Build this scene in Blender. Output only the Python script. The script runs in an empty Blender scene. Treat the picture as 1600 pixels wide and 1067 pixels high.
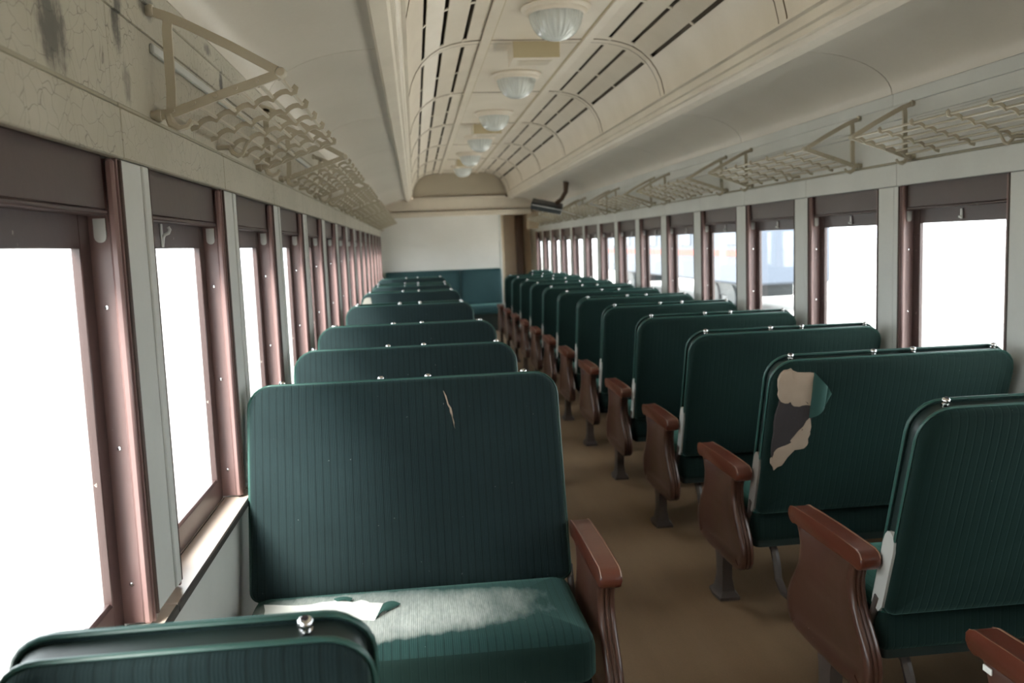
import bpy, math, random
from mathutils import Matrix, Vector
random.seed(7)
S = bpy.context.scene
COL = S.collection
PI = math.pi

# ------------------------------------------------------------------ camera, sky, exposure

FPX = 1364.59
YAW, PITCH, ROLL = 0.1060, -0.1115, -0.0380
def cam_axes():
    cy, sy = math.cos(YAW), math.sin(YAW)
    F = Vector((sy*math.cos(PITCH), cy*math.cos(PITCH), math.sin(PITCH)))
    r0 = Vector((cy, -sy, 0)); u0 = r0.cross(F)
    r = r0*math.cos(ROLL) + u0*math.sin(ROLL)
    u = -r0*math.sin(ROLL) + u0*math.cos(ROLL)
    return r, u, F
cd = bpy.data.cameras.new('camera'); cam = bpy.data.objects.new('camera', cd); COL.objects.link(cam)
r_, u_, F_ = cam_axes()
cam.matrix_world = Matrix(((r_.x, u_.x, -F_.x, -0.81), (r_.y, u_.y, -F_.y, 0.0), (r_.z, u_.z, -F_.z, 1.454), (0, 0, 0, 1)))
cd.sensor_width = 36.0; cd.sensor_fit = 'HORIZONTAL'; cd.lens = FPX*36/1600; cd.clip_start = 0.02; cd.clip_end = 400
cd.dof.use_dof = True; cd.dof.focus_distance = 2.1; cd.dof.aperture_fstop = 4.5
S.camera = cam
S.view_settings.view_transform = 'Standard'; S.view_settings.look = 'None'
S.view_settings.exposure = 3.2; S.view_settings.gamma = 1.0; S.view_settings.use_curve_mapping = False
S.cycles.max_bounces = 10; S.cycles.diffuse_bounces = 7; S.cycles.transparent_max_bounces = 16

W = bpy.data.worlds.new('sky'); S.world = W; W.use_nodes = True
bg = W.node_tree.nodes['Background']; bg.inputs[0].default_value = (0.93, 0.97, 1.0, 1); bg.inputs[1].default_value = 1.0
sd_ = bpy.data.lights.new('hazy_sun', 'SUN'); sd_.energy = 2.2; sd_.angle = math.radians(24); sd_.color = (1.0, .96, .90)
sun = bpy.data.objects.new('hazy_sun', sd_); COL.objects.link(sun)
sun.rotation_euler = Vector((.52, .80, -.98)).to_track_quat('-Z', 'Y').to_euler()

# ------------------------------------------------------------------ materials
MATS = {}
def hexl(r, g, b):
    def c(v):
        v /= 255.0
        return v/12.92 if v <= .04045 else ((v+.055)/1.055)**2.4
    return (c(r), c(g), c(b), 1)
class N:
    def __init__(s, name):
        m = bpy.data.materials.new(name); m.use_nodes = True; s.m = m; s.t = m.node_tree
        s.b = s.t.nodes['Principled BSDF']; MATS[name] = m
    def n(s, kind, **kw):
        x = s.t.nodes.new(kind)
        for k, v in kw.items():
            if isinstance(k, str) and hasattr(x, k): setattr(x, k, v)
        return x
    def l(s, a, b): s.t.links.new(a, b)
    def coord(s, scale=(1, 1, 1), loc=(0, 0, 0), kind='Object'):
        tc = s.n('ShaderNodeTexCoord'); mp = s.n('ShaderNodeMapping')
        mp.inputs['Scale'].default_value = scale; mp.inputs['Location'].default_value = loc
        s.l(tc.outputs[kind], mp.inputs[0]); return mp.outputs[0]
    def noise(s, vec, scale, detail=3, rough=.55):
        x = s.n('ShaderNodeTexNoise'); x.inputs['Scale'].default_value = scale; x.inputs['Detail'].default_value = detail
        x.inputs['Roughness'].default_value = rough; s.l(vec, x.inputs['Vector']); return x.outputs['Fac']
    def ramp(s, fac, stops):
        x = s.n('ShaderNodeValToRGB'); e = x.color_ramp.elements
        while len(e) < len(stops): e.new(.5)
        for i, (p, c) in enumerate(stops): e[i].position = p; e[i].color = c if len(c) == 4 else (*c, 1)
        s.l(fac, x.inputs[0]); return x.outputs[0]
    def mix(s, fac, a, b, mode='MIX'):
        x = s.n('ShaderNodeMix'); x.data_type = 'RGBA'; x.blend_type = mode
        for sock, v in ((x.inputs[0], fac), (x.inputs[6], a), (x.inputs[7], b)):
            if hasattr(v, 'is_linked'): s.l(v, sock)
            elif isinstance(v, (int, float)): sock.default_value = v
            else: sock.default_value = v
        return x.outputs[2]
    def math(s, op, a, b=0.0, c=0.0):
        x = s.n('ShaderNodeMath'); x.operation = op
        for i, v in enumerate((a, b, c)):
            if hasattr(v, 'is_linked'): s.l(v, x.inputs[i])
            else: x.inputs[i].default_value = v
        return x.outputs[0]
    def bump(s, h, strength=.3, dist=.002):
        x = s.n('ShaderNodeBump'); x.inputs['Strength'].default_value = strength; x.inputs['Distance'].default_value = dist
        s.l(h, x.inputs['Height']); s.l(x.outputs[0], s.b.inputs['Normal'])
    def set(s, **kw):
        for k, v in kw.items():
            i = s.b.inputs[k]
            if hasattr(v, 'is_linked'): s.l(v, i)
            else: i.default_value = v
        return s
K = (0, 0, 0, 1); WHT = (1, 1, 1, 1)

def paint(name, col, col2, rough=.5, cracks=0.0, scale=2.5, stains=(), bump=.15):
    a = N(name); v = a.coord()
    f = a.noise(v, scale, 4); c = a.mix(a.ramp(f, [(.35, K), (.7, WHT)]), col, col2)
    fine = a.noise(v, 60, 2); c = a.mix(a.math('MULTIPLY', fine, .12), c, tuple(x*.6 for x in col[:3])+(1,))
    h = fine
    if cracks:
        vo = a.n('ShaderNodeTexVoronoi'); vo.feature = 'DISTANCE_TO_EDGE'; vo.inputs['Scale'].default_value = 26
        wv = a.n('ShaderNodeVectorMath'); wv.operation = 'ADD'
        nz = a.n('ShaderNodeTexNoise'); nz.inputs['Scale'].default_value = 9; a.l(v, nz.inputs['Vector'])
        sc = a.n('ShaderNodeVectorMath'); sc.operation = 'SCALE'; sc.inputs['Scale'].default_value = .10
        a.l(nz.outputs['Color'], sc.inputs[0]); a.l(v, wv.inputs[0]); a.l(sc.outputs[0], wv.inputs[1]); a.l(wv.outputs[0], vo.inputs['Vector'])
        line = a.ramp(vo.outputs['Distance'], [(0, WHT), (.022, K)])
        gate = a.ramp(a.noise(v, 2.2, 3), [(.34, K), (.52, WHT)])
        m = a.math('MULTIPLY', line, gate); m = a.math('MULTIPLY', m, cracks)
        c = a.mix(m, c, (.09, .07, .05, 1)); h = a.math('SUBTRACT', h, a.math('MULTIPLY', line, 2.0))
    if stains:
        sx = a.n('ShaderNodeSeparateXYZ'); a.l(a.coord(), sx.inputs[0])
        nz = a.math('ADD', a.math('MULTIPLY', a.noise(v, 30, 5, .7), .5), a.math('MULTIPLY', a.noise(a.coord((1, 40, 5)), 1.5, 4, .7), .5))
        for (y, z, wy, wz, amt) in stains:
            dy = a.math('DIVIDE', a.math('SUBTRACT', sx.outputs[1], y), wy); dz = a.math('DIVIDE', a.math('SUBTRACT', sx.outputs[2], z), wz)
            d = a.math('ADD', a.math('MULTIPLY', dy, dy), a.math('MULTIPLY', dz, dz))
            d = a.math('ADD', d, a.math('MULTIPLY', a.math('SUBTRACT', nz, .5), 3.6))
            m = a.ramp(d, [(.2, WHT), (.55, (.45, .45, .45, 1)), (1.0, K)]); c = a.mix(a.math('MULTIPLY', m, amt), c, (.035, .032, .028, 1))
    a.set(**{'Base Color': c, 'Roughness': rough}); a.bump(h, bump, .002); return a.m

CREAM = paint('cream_paint', (.60, .53, .43, 1), (.68, .61, .50, 1), .42)
CLER = paint('clerestory_paint_warm_lit', (.66, .58, .47, 1), (.72, .64, .53, 1), .4)  # cream warmed against the walls, bounced floor light put into the colour
BEAM = paint('beam_paint', (.62, .55, .45, 1), (.69, .62, .51, 1), .38)
COVE = paint('cove_paint', (.55, .50, .425, 1), (.61, .555, .475, 1), .4, scale=1.2)
WALLP = paint('wall_paint', (.50, .505, .475, 1), (.565, .57, .54, 1), .45)
CRACK = paint('cracked_wall_paint', (.36, .33, .255, 1), (.45, .415, .335, 1), .5, cracks=.75,
              stains=((1.53, 1.83, .075, .085, .8), (1.86, 1.93, .03, .085, .85), (1.90, 1.81, .03, .05, .5), (2.06, 2.0, .07, .03, .7), (2.80, 1.97, .03, .045, .95), (2.62, 2.03, .05, .02, .7)))
WHITEP = paint('white_panel_paint', (.66, .645, .60, 1), (.74, .725, .68, 1), .4, scale=1)
TAN = paint('tan_paint', (.42, .33, .23, 1), (.48, .38, .27, 1), .5)
KHAKI = paint('khaki_paint', (.50, .42, .26, 1), (.53, .45, .29, 1), .5, scale=1)
RACKP = paint('rack_enamel', (.40, .355, .265, 1), (.47, .42, .32, 1), .35)
LINEB = paint('joint_brown', (.12, .08, .045, 1), (.16, .11, .06, 1), .8)
ENDP = paint('end_panel_paint', (.44, .385, .29, 1), (.48, .42, .32, 1), .5, scale=1)
OLIVE = paint('olive_shadow_moulding', (.26, .235, .165, 1), (.32, .29, .21, 1), .5)  # moulding lip coloured dark for the shadow strip above the header
SEAMDARK = paint('seam_shadow_board', (.10, .075, .05, 1), (.14, .11, .08, 1), .9)

def brownwood(name, col, col2, rough, coat=.0, chips=True, grain=(1, 1, 1), chipc=(.45, .40, .34, 1), amt=.9):
    a = N(name); v = a.coord(grain); vv = a.coord()
    c = a.mix(a.noise(v, 6, 4), col, col2)
    if chips:
        m = a.ramp(a.noise(vv, 55, 3, .6), [(.70, K), (.735, WHT)])
        m2 = a.ramp(a.noise(vv, 5, 2), [(.5, K), (.6, WHT)])
        c = a.mix(a.math('MULTIPLY', a.math('MULTIPLY', m, m2), amt), c, chipc)
    a.set(**{'Base Color': c, 'Roughness': rough, 'Coat Weight': coat, 'Coat Roughness': .15}); a.bump(a.noise(vv, 40, 3), .12, .002); return a.m
JAMBB = brownwood('jamb_brown_lit', (.20, .125, .118, 1), (.25, .155, .145, 1), .36, grain=(1, 1, .3))  # same brown as the sash, lightened to carry skylight on the jambs
BROWN = brownwood('window_brown_shaded', (.048, .028, .026, 1), (.066, .038, .034, 1), .34, grain=(1, 1, .3))  # darker copy of the jamb brown, shade put into the colour
VALB = brownwood('valance_brown_paint', (.055, .036, .033, 1), (.075, .048, .042, 1), .36, chips=False)
SILLB = brownwood('sill_brown_glare', (.52, .41, .34, 1), (.58, .47, .40, 1), .3)  # brown sill lightened, window glare on its top painted in
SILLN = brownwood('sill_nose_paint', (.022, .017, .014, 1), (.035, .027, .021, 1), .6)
BEAD = brownwood('worn_bead', (.03, .024, .022, 1), (.10, .06, .045, 1), .6, amt=.6)
ARMW = brownwood('arm_panel_brown', (.060, .026, .017, 1), (.082, .036, .024, 1), .34, coat=.2, grain=(1, .3, 1))
ARMC = brownwood('arm_cap_red_brown', (.085, .021, .012, 1), (.115, .030, .017, 1), .3, coat=.3, grain=(1, .3, 1), chipc=(.5, .36, .22, 1))
WORN = brownwood('worn_cap_edge', (.12, .04, .022, 1), (.36, .22, .14, 1), .4, chipc=(.5, .36, .24, 1))
IRON = brownwood('leg_iron', (.06, .048, .042, 1), (.085, .068, .06, 1), .42, amt=.4)

def velvet(name, base, hi, stripes=.75, wear=None, rough=.85, faded=.25, ribs=.4, fibre=.35):
    a = N(name); v = a.coord()
    sx = a.n('ShaderNodeSeparateXYZ'); a.l(v, sx.inputs[0])
    st = a.math('FRACT', a.math('DIVIDE', sx.outputs[0], .0225)); st = a.math('ABSOLUTE', a.math('SUBTRACT', st, .5))
    wob = a.noise(a.coord((60, 6, 6)), 2.5, 3)
    line = a.ramp(st, [(.06, WHT), (.13, K)])
    rib = a.math('SINE', a.math('MULTIPLY', sx.outputs[0], 2*PI/.0053))
    oi = a.n('ShaderNodeObjectInfo'); 
    mot = a.ramp(a.noise(v, 3.2, 5, .6), [(.3, K), (.75, WHT)])
    c = a.mix(a.math('MULTIPLY', mot, faded), base, hi)
    c = a.mix(a.math('MULTIPLY', line, a.math('MULTIPLY', a.math('ADD', wob, .25), stripes)), c, (base[0]*.25, base[1]*.28, base[2]*.28, 1))
    fib = a.noise(a.coord((260, 14, 14)), 1.0, 2); c = a.mix(a.math('MULTIPLY', fib, fibre), c, tuple(x*.55 for x in base[:3])+(1,))
    spots = a.ramp(a.noise(v, 90, 2), [(.76, K), (.8, WHT)]); c = a.mix(a.math('MULTIPLY', spots, .35), c, (.3, .32, .3, 1))
    if wear:
        x0, y0, wx, wy = wear
        dx = a.math('DIVIDE', a.math('SUBTRACT', sx.outputs[0], x0), wx); dy = a.math('DIVIDE', a.math('SUBTRACT', sx.outputs[1], y0), wy)
        d = a.math('ADD', a.math('POWER', a.math('ABSOLUTE', dx), 2), a.math('POWER', a.math('ABSOLUTE', dy), 3))
        d = a.math('ADD', d, a.math('MULTIPLY', a.math('SUBTRACT', a.noise(a.coord((2.2, .8, 1)), 7, 5, .6), .5), 1.6))
        m = a.ramp(a.math('MULTIPLY', d, .62), [(0, WHT), (.3, (.8, .8, .8, 1)), (.75, (.4, .4, .4, 1)), (1.0, K)]); thr = a.ramp(a.noise(a.coord((60, 12, 1)), 2, 4, .6), [(.2, K), (.8, WHT)])
        c = a.mix(a.math('MULTIPLY', m, a.math('ADD', a.math('MULTIPLY', thr, .45), .5)), c, (.47, .475, .445, 1))
    a.set(**{'Base Color': c, 'Roughness': rough, 'Sheen Weight': .22, 'Sheen Roughness': .45, 'Sheen Tint': (.45, .9, .8, 1), 'Specular IOR Level': .15})
    a.bump(a.math('ADD', a.math('MULTIPLY', rib, ribs), a.math('MULTIPLY', line, -1.0)), .35, .0015); return a.m
GREEN = velvet('green_velvet', (.0080, .0160, .0170, 1), (.0145, .029, .031, 1), stripes=.65, faded=.6)
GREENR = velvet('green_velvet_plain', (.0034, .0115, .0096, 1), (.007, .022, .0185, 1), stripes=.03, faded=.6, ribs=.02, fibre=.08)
CUSH = velvet('green_velvet_cushion', (.020, .080, .062, 1), (.029, .105, .084, 1), stripes=.3)  # green lightened to hold the window light on the cushion tops
CUSHW = velvet('green_velvet_worn_cushion', (.009, .028, .026, 1), (.015, .046, .042, 1), stripes=.7, wear=(.24, .045, .50, .155))
BENCHG = velvet('bench_teal_vinyl', (.026, .066, .072, 1), (.036, .086, .092, 1), stripes=0, rough=.55, faded=.5)
def plain(name, col, rough=.5, metal=0.0, bumpy=0, **kw):
    a = N(name); v = a.coord(); c = a.mix(a.noise(v, 14, 3), tuple(x*.86 for x in col[:3])+(1,), tuple(min(1, x*1.1) for x in col[:3])+(1,))
    a.set(**{'Base Color': c, 'Roughness': rough, 'Metallic': metal}); a.set(**kw)
    if bumpy: a.bump(a.noise(v, 50, 3), bumpy, .003)
    return a.m
BAND = plain('green_edge_band', (.014, .025, .023, 1), .42)
PIPE = plain('green_piping', (.024, .080, .066, 1), .4)
CHROME = plain('chrome', (.75, .75, .75, 1), .12, 1.0)
KNOBC = plain('knob_dark_centre', (.05, .04, .05, 1), .3, .6)
PLATE = brownwood('white_side_plate', (.42, .42, .39, 1), (.50, .50, .47, 1), .45, chipc=(.05, .04, .035, 1))
PLATED = brownwood('grey_side_plate', (.16, .14, .12, 1), (.24, .21, .19, 1), .5, chipc=(.05, .04, .035, 1))
MUSLIN = plain('muslin_lining', (.36, .27, .20, 1), .9, bumpy=.4)
GREYLIN = plain('faded_lining', (.15, .145, .125, 1), .9)
HOLE = plain('horsehair_stuffing', (.035, .028, .028, 1), .95, bumpy=.8)
FLAPG = plain('velvet_flap', (.022, .075, .062, 1), .8)
PAPER = plain('white_cotton_backing', (.80, .79, .74, 1), .9, bumpy=.2)
LATCH = plain('nickel_latch', (.62, .62, .60, 1), .4, .3)
DARKBOX = plain('dark_grey_metal', (.025, .03, .033, 1), .45)
BROWNM = plain('brown_metal', (.09, .05, .03, 1), .5)
RUBBER = plain('dark_hose', (.02, .018, .017, 1), .6)
GLAZE = N('window_glass')
def _glass():
    t = GLAZE.t; out = t.nodes['Material Output']; t.nodes.remove(GLAZE.b)
    tr = t.nodes.new('ShaderNodeBsdfTransparent'); tr.inputs[0].default_value = (.93, .95, .95, 1)
    gl = t.nodes.new('ShaderNodeBsdfGlossy'); gl.inputs['Roughness'].default_value = .03
    lw = t.nodes.new('ShaderNodeLayerWeight'); lw.inputs[0].default_value = .5
    pw = t.nodes.new('ShaderNodeMath'); pw.operation = 'POWER'; pw.inputs[1].default_value = 5; t.links.new(lw.outputs['Facing'], pw.inputs[0])
    ad = t.nodes.new('ShaderNodeMath'); ad.operation = 'MULTIPLY_ADD'; ad.inputs[1].default_value = .5; ad.inputs[2].default_value = .03; t.links.new(pw.outputs[0], ad.inputs[0])
    mx = t.nodes.new('ShaderNodeMixShader'); t.links.new(ad.outputs[0], mx.inputs[0]); t.links.new(tr.outputs[0], mx.inputs[1]); t.links.new(gl.outputs[0], mx.inputs[2])
    t.links.new(mx.outputs[0], out.inputs[0])
_glass(); GLAZE = GLAZE.m
BOWL = plain('frosted_glass_bowl', (.58, .60, .57, 1), .09, 0, **{'Coat Weight': .6, 'Coat Roughness': .06, 'Subsurface Weight': .0})
def floor_mat():
    a = N('brown_floor_covering'); v = a.coord()
    c = a.mix(a.noise(v, 3, 5), (.185, .118, .066, 1), (.25, .165, .096, 1))
    c = a.mix(a.math('MULTIPLY', a.noise(v, 120, 2), .4), c, (.09, .055, .03, 1))
    lane = a.ramp(a.noise(a.coord((5, .6, 1)), 2, 3), [(.4, K), (.7, WHT)]); c = a.mix(a.math('MULTIPLY', lane, .3), c, (.26, .18, .11, 1))
    a.set(**{'Base Color': c, 'Roughness': .5}); a.bump(a.noise(v, 150, 2), .15, .002); return a.m
FLOOR = floor_mat()
GROUND = plain('grey_gravel', (.36, .35, .33, 1), .95)
PALE_BOUNCE = plain('pale_bounce', (.80, .76, .69, 1), .9)  # for the added light-bouncing strip outside

# ------------------------------------------------------------------ mesh builder
class MB:
    def __init__(s): s.v = []; s.f = []; s.m = []
    def add(s, vs, fs, mi=0):
        o = len(s.v); s.v += [tuple(p) for p in vs]; s.f += [tuple(i+o for i in f) for f in fs]; s.m += [mi]*len(fs); return s
    def box(s, x0, x1, y0, y1, z0, z1, mi=0, ch=0.0):
        x0, x1 = min(x0, x1), max(x0, x1); y0, y1 = min(y0, y1), max(y0, y1); z0, z1 = min(z0, z1), max(z0, z1)
        if ch <= 0:
            return s.add([(x, y, z) for x in (x0, x1) for y in (y0, y1) for z in (z0, z1)],
                         [(0, 1, 3, 2), (4, 6, 7, 5), (0, 4, 5, 1), (2, 3, 7, 6), (0, 2, 6, 4), (1, 5, 7, 3)], mi)
        c = ch; P = {}; vs = []
        def vid(p):
            if p not in P: P[p] = len(vs); vs.append(p)
            return P[p]
        X = (x0, x1); Y = (y0, y1); Z = (z0, z1); sg = (1, -1)
        def px(i, j, k): return vid((X[i], Y[j]+sg[j]*c, Z[k]+sg[k]*c))
        def py(i, j, k): return vid((X[i]+sg[i]*c, Y[j], Z[k]+sg[k]*c))
        def pz(i, j, k): return vid((X[i]+sg[i]*c, Y[j]+sg[j]*c, Z[k]))
        fs = []
        for i in (0, 1):
            q = [px(i, 0, 0), px(i, 1, 0), px(i, 1, 1), px(i, 0, 1)]; fs.append(q if i else q[::-1])
            q = [py(0, i, 0), py(1, i, 0), py(1, i, 1), py(0, i, 1)]; fs.append(q[::-1] if i else q)
            q = [pz(0, 0, i), pz(1, 0, i), pz(1, 1, i), pz(0, 1, i)]; fs.append(q if i else q[::-1])
        for i in (0, 1):
            for j in (0, 1):
                q = [px(i, j, 0), px(i, j, 1), py(i, j, 1), py(i, j, 0)]; fs.append(q if i != j else q[::-1])
                q = [px(i, 0, j), px(i, 1, j), pz(i, 1, j), pz(i, 0, j)]; fs.append(q if i == j else q[::-1])
                q = [py(0, i, j), py(1, i, j), pz(1, i, j), pz(0, i, j)]; fs.append(q if i != j else q[::-1])
                for k in (0, 1):
                    q = [px(i, j, k), py(i, j, k), pz(i, j, k)]; fs.append(q if (i+j+k) % 2 else q[::-1])
        return s.add(vs, fs, mi)
    def tube(s, path, r, n=8, closed=False, mi=0, caps=True, sq=None):
        P = [Vector(p) for p in path]; L = len(P); rings = []; up = None
        for i, p in enumerate(P):
            a = P[(i-1) % L] if (closed or i > 0) else p; b = P[(i+1) % L] if (closed or i < L-1) else p
            t = (b-a).normalized()
            if up is None:
                ref = Vector((0, 0, 1)) if abs(t.z) < .9 else Vector((1, 0, 0)); up = (ref - t*ref.dot(t)).normalized()
            else: up = (up - t*up.dot(t)).normalized()
            w = t.cross(up); rr = r[i] if isinstance(r, (list, tuple)) else r
            ring = []
            for k in range(n):
                an = 2*PI*k/n + (PI/4 if n == 4 else 0); a1, b1 = (sq if sq else (1, 1))
                ring.append(p + (up*math.cos(an)*a1 + w*math.sin(an)*b1)*rr)
            rings.append(ring)
        vs = [q for ring in rings for q in ring]; fs = []
        for i in range(L if closed else L-1):
            j = (i+1) % L
            for k in range(n): fs.append((i*n+k, i*n+(k+1) % n, j*n+(k+1) % n, j*n+k))
        if not closed and caps: fs.append(tuple(range(n))[::-1]); fs.append(tuple((L-1)*n+k for k in range(n)))
        return s.add(vs, fs, mi)
    def lathe(s, prof, n, c=(0, 0, 0), axis='z', mi=0, flute=0, amp=0.0):
        vs = []; fs = []
        for (r, h) in prof:
            for k in range(n):
                a = 2*PI*k/n; rr = r*(1+amp*math.cos(flute*a)); x, y = rr*math.cos(a), rr*math.sin(a)
                p = {'z': (x, y, h), 'x': (h, x, y), 'y': (y, h, x)}[axis]; vs.append((p[0]+c[0], p[1]+c[1], p[2]+c[2]))
        for i in range(len(prof)-1):
            for k in range(n): fs.append((i*n+k, i*n+(k+1) % n, (i+1)*n+(k+1) % n, (i+1)*n+k))
        fs.append(tuple(range(n))[::-1]); fs.append(tuple((len(prof)-1)*n+k for k in range(n)))
        return s.add(vs, fs, mi)
    def loops(s, rings, cap0=True, cap1=True, mi=0):
        n = len(rings[0]); vs = [p for r in rings for p in r]; fs = []
        for i in range(len(rings)-1):
            for k in range(n): fs.append((i*n+k, i*n+(k+1) % n, (i+1)*n+(k+1) % n, (i+1)*n+k))
        if cap0: fs.append(tuple(range(n))[::-1])
        if cap1: fs.append(tuple((len(rings)-1)*n+k for k in range(n)))
        return s.add(vs, fs, mi)
    def strip(s, prof, y0, y1, th, out, mi=0):
        """a curved board: profile points (x,z) extruded y0..y1, thickness th along out-normals list"""
        n = len(prof); vs = []
        for y in (y0, y1):
            vs += [(p[0], y, p[1]) for p in prof]
            vs += [(p[0]+o[0]*th, y, p[1]+o[1]*th) for p, o in zip(prof, out)]
        A = lambda e, k, i: e*2*n + k*n + i
        fs = []
        for i in range(n-1):
            fs.append((A(0, 0, i), A(0, 0, i+1), A(1, 0, i+1), A(1, 0, i))); fs.append((A(0, 1, i), A(1, 1, i), A(1, 1, i+1), A(0, 1, i+1)))
            for e in (0, 1): fs.append((A(e, 0, i), A(e, 1, i), A(e, 1, i+1), A(e, 0, i+1)))
        for i in (0, n-1): fs.append((A(0, 0, i), A(1, 0, i), A(1, 1, i), A(0, 1, i)))
        return s.add(vs, fs, mi)
    def prism(s, poly, axis, a0, a1, mi=0):
        def P(p, a): return {'x': (a, p[0], p[1]), 'y': (p[0], a, p[1]), 'z': (p[0], p[1], a)}[axis]
        return s.loops([[P(p, a0) for p in poly], [P(p, a1) for p in poly]], mi=mi)
    def mesh(s, name, mats, angle=38):
        me = bpy.data.meshes.new(name); me.from_pydata(s.v, [], s.f)
        for m in (mats if isinstance(mats, (list, tuple)) else [mats]): me.materials.append(m)
        if len(me.materials) > 1:
            for p, i in zip(me.polygons, s.m): p.material_index = i
        import bmesh as _b
        bm = _b.new(); bm.from_mesh(me); _b.ops.recalc_face_normals(bm, faces=bm.faces); bm.to_mesh(me); bm.free()
        me.shade_smooth(); me.set_sharp_from_angle(angle=math.radians(angle)); me.update(); return me
    def obj(s, name, mats, parent=None, angle=38, loc=None):
        return link(name, s.mesh(name, mats, angle), parent, loc)
def link(name, me, parent=None, loc=None):
    o = bpy.data.objects.new(name, me); COL.objects.link(o)
    if parent: o.parent = parent
    if loc: o.location = loc
    return o
def empty(name, loc=(0, 0, 0)):
    o = bpy.data.objects.new(name, None); COL.objects.link(o); o.location = loc; o.empty_display_size = .1; return o
def tag(o, label=None, cat=None, group=None, kind=None):
    for k, v in (('label', label), ('category', cat), ('group', group), ('kind', kind)):
        if v: o[k] = v
    return o
def tree_children(o): return [c for c in COL.objects if c.parent == o]
def copy_tree(o, parent=None, kids=None):
    c = o.copy(); COL.objects.link(c)
    if parent: c.parent = parent
    for ch in list(o.children): copy_tree(ch, c)
    return c
ORD = ['first', 'second', 'third', 'fourth', 'fifth', 'sixth', 'seventh', 'eighth', 'ninth', 'tenth', 'eleventh', 'twelfth', 'thirteenth', 'fourteenth', 'fifteenth', 'sixteenth', 'seventeenth', 'eighteenth', 'nineteenth', 'twentieth']

# ------------------------------------------------------------------ the shell of the car
YB, YE, YF = -2.6, 15.3, 16.6        # rear end, end partition, corridor end
XW = 1.37; PITCHY = .92; OPW = .741; PILW = .179
ZS, ZH = .70, 1.65
m = MB(); m.box(-1.52, 1.52, YB-.1, YF+.1, -.12, 0); fl = m.obj('floor', FLOOR); tag(fl, 'brown worn floor covering of the aisle', None, None, 'structure')
LEFT0, RIGHT0 = 1.047, 3.028
def openings(first):
    a = []; k = -8
    while True:
        y = first + k*PITCHY; k += 1
        if y < YB+.1: continue
        if y + OPW > YF: break
        a.append(y)
    return a
OP = {-1: [y for y in openings(LEFT0) if y+OPW < YE], 1: openings(RIGHT0)}
for sd, nm in ((-1, 'wall_left'), (1, 'wall_right')):
    m = MB()
    m.box(sd*1.385, sd*1.458, YB, YF, 0, ZS-.02)
    m.box(sd*1.385, sd*1.458, YB, YF, ZH+.002, 2.2)
    ops = OP[sd]; prev = YB
    for y in ops + [None]:
        e = y if y is not None else YF
        m.box(sd*1.385, sd*1.458, prev, e, ZS-.02, ZH+.002); prev = (y or 0)+OPW
    wl = m.obj(nm, WALLP); tag(wl, 'cream painted side wall with windows on the %s side of the car' % ('bench' if sd < 0 else 'corridor'), None, None, 'structure')
    # header boards, wall panels, cornice boards: one per bay
    hb = MB(); hb.box(sd*1.363, sd*1.384, .0015, PITCHY-.0015, ZH-.004, 1.745, ch=.003); hme = hb.mesh('header_board', CRACK if sd < 0 else WALLP)
    n0 = ops[0]-PILW*.93
    ys = []; y = n0-PITCHY
    while y < YF-.2: ys.append(y); y += PITCHY
    for y in ys:
        if y+PITCHY > (YE if sd < 0 else YF) or y < YB: continue
        b = MB(); b.box(sd*1.363, sd*1.384, y+.0015, y+PITCHY-.0015, ZH-.004, 1.745, ch=.003); b.box(sd*1.366, sd*1.384, y+.0015, y+PITCHY-.0015, 1.7452, 1.756, 1, ch=.003); b.obj('header_board', [CRACK if sd < 0 else WALLP, OLIVE], wl)
        b = MB(); b.box(sd*1.376, sd*1.384, y+.001, y+PITCHY-.001, 1.7565, 1.9394); b.obj('wall_panel', CRACK if sd < 0 else WALLP, wl)
    for y in (range(9)):
        a = YB + y*2.14; e = min(a+2.139, YF)
        b = MB(); b.box(sd*1.370, sd*1.384, a, e, 1.9395, 2.0025, ch=.001); b.box(sd*1.365, sd*1.384, a, e, 2.002, 2.0585, ch=.003); b.obj('cornice_board', CRACK if sd < 0 else WALLP, wl)
    # pilaster boards
    prev = None
    for y in ops:
        b = MB(); a, e = y-PILW, y
        if a < YB: continue
        if sd < 0: b.box(sd*1.37, sd*1.384, a, e-.044, .728, ZH-.005, ch=.002); b.box(sd*1.367, sd*1.384, e-.040, e, .728, ZH-.005, ch=.003)
        else: b.box(sd*1.37, sd*1.384, a+.044, e, .728, ZH-.005, ch=.002); b.box(sd*1.367, sd*1.384, a, a+.040, .728, ZH-.005, ch=.003)
        b.obj('pilaster_board', WALLP, wl)
    b = MB(); b.box(sd*1.374, sd*1.384, YB+.01, (YE if sd < 0 else YF)-.01, .02, .14, ch=.004); tag(b.obj('baseboard_left' if sd < 0 else 'baseboard_right', SILLN), 'dark baseboard along the %s side wall' % ('bench' if sd < 0 else 'corridor'), None, None, 'structure')

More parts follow.
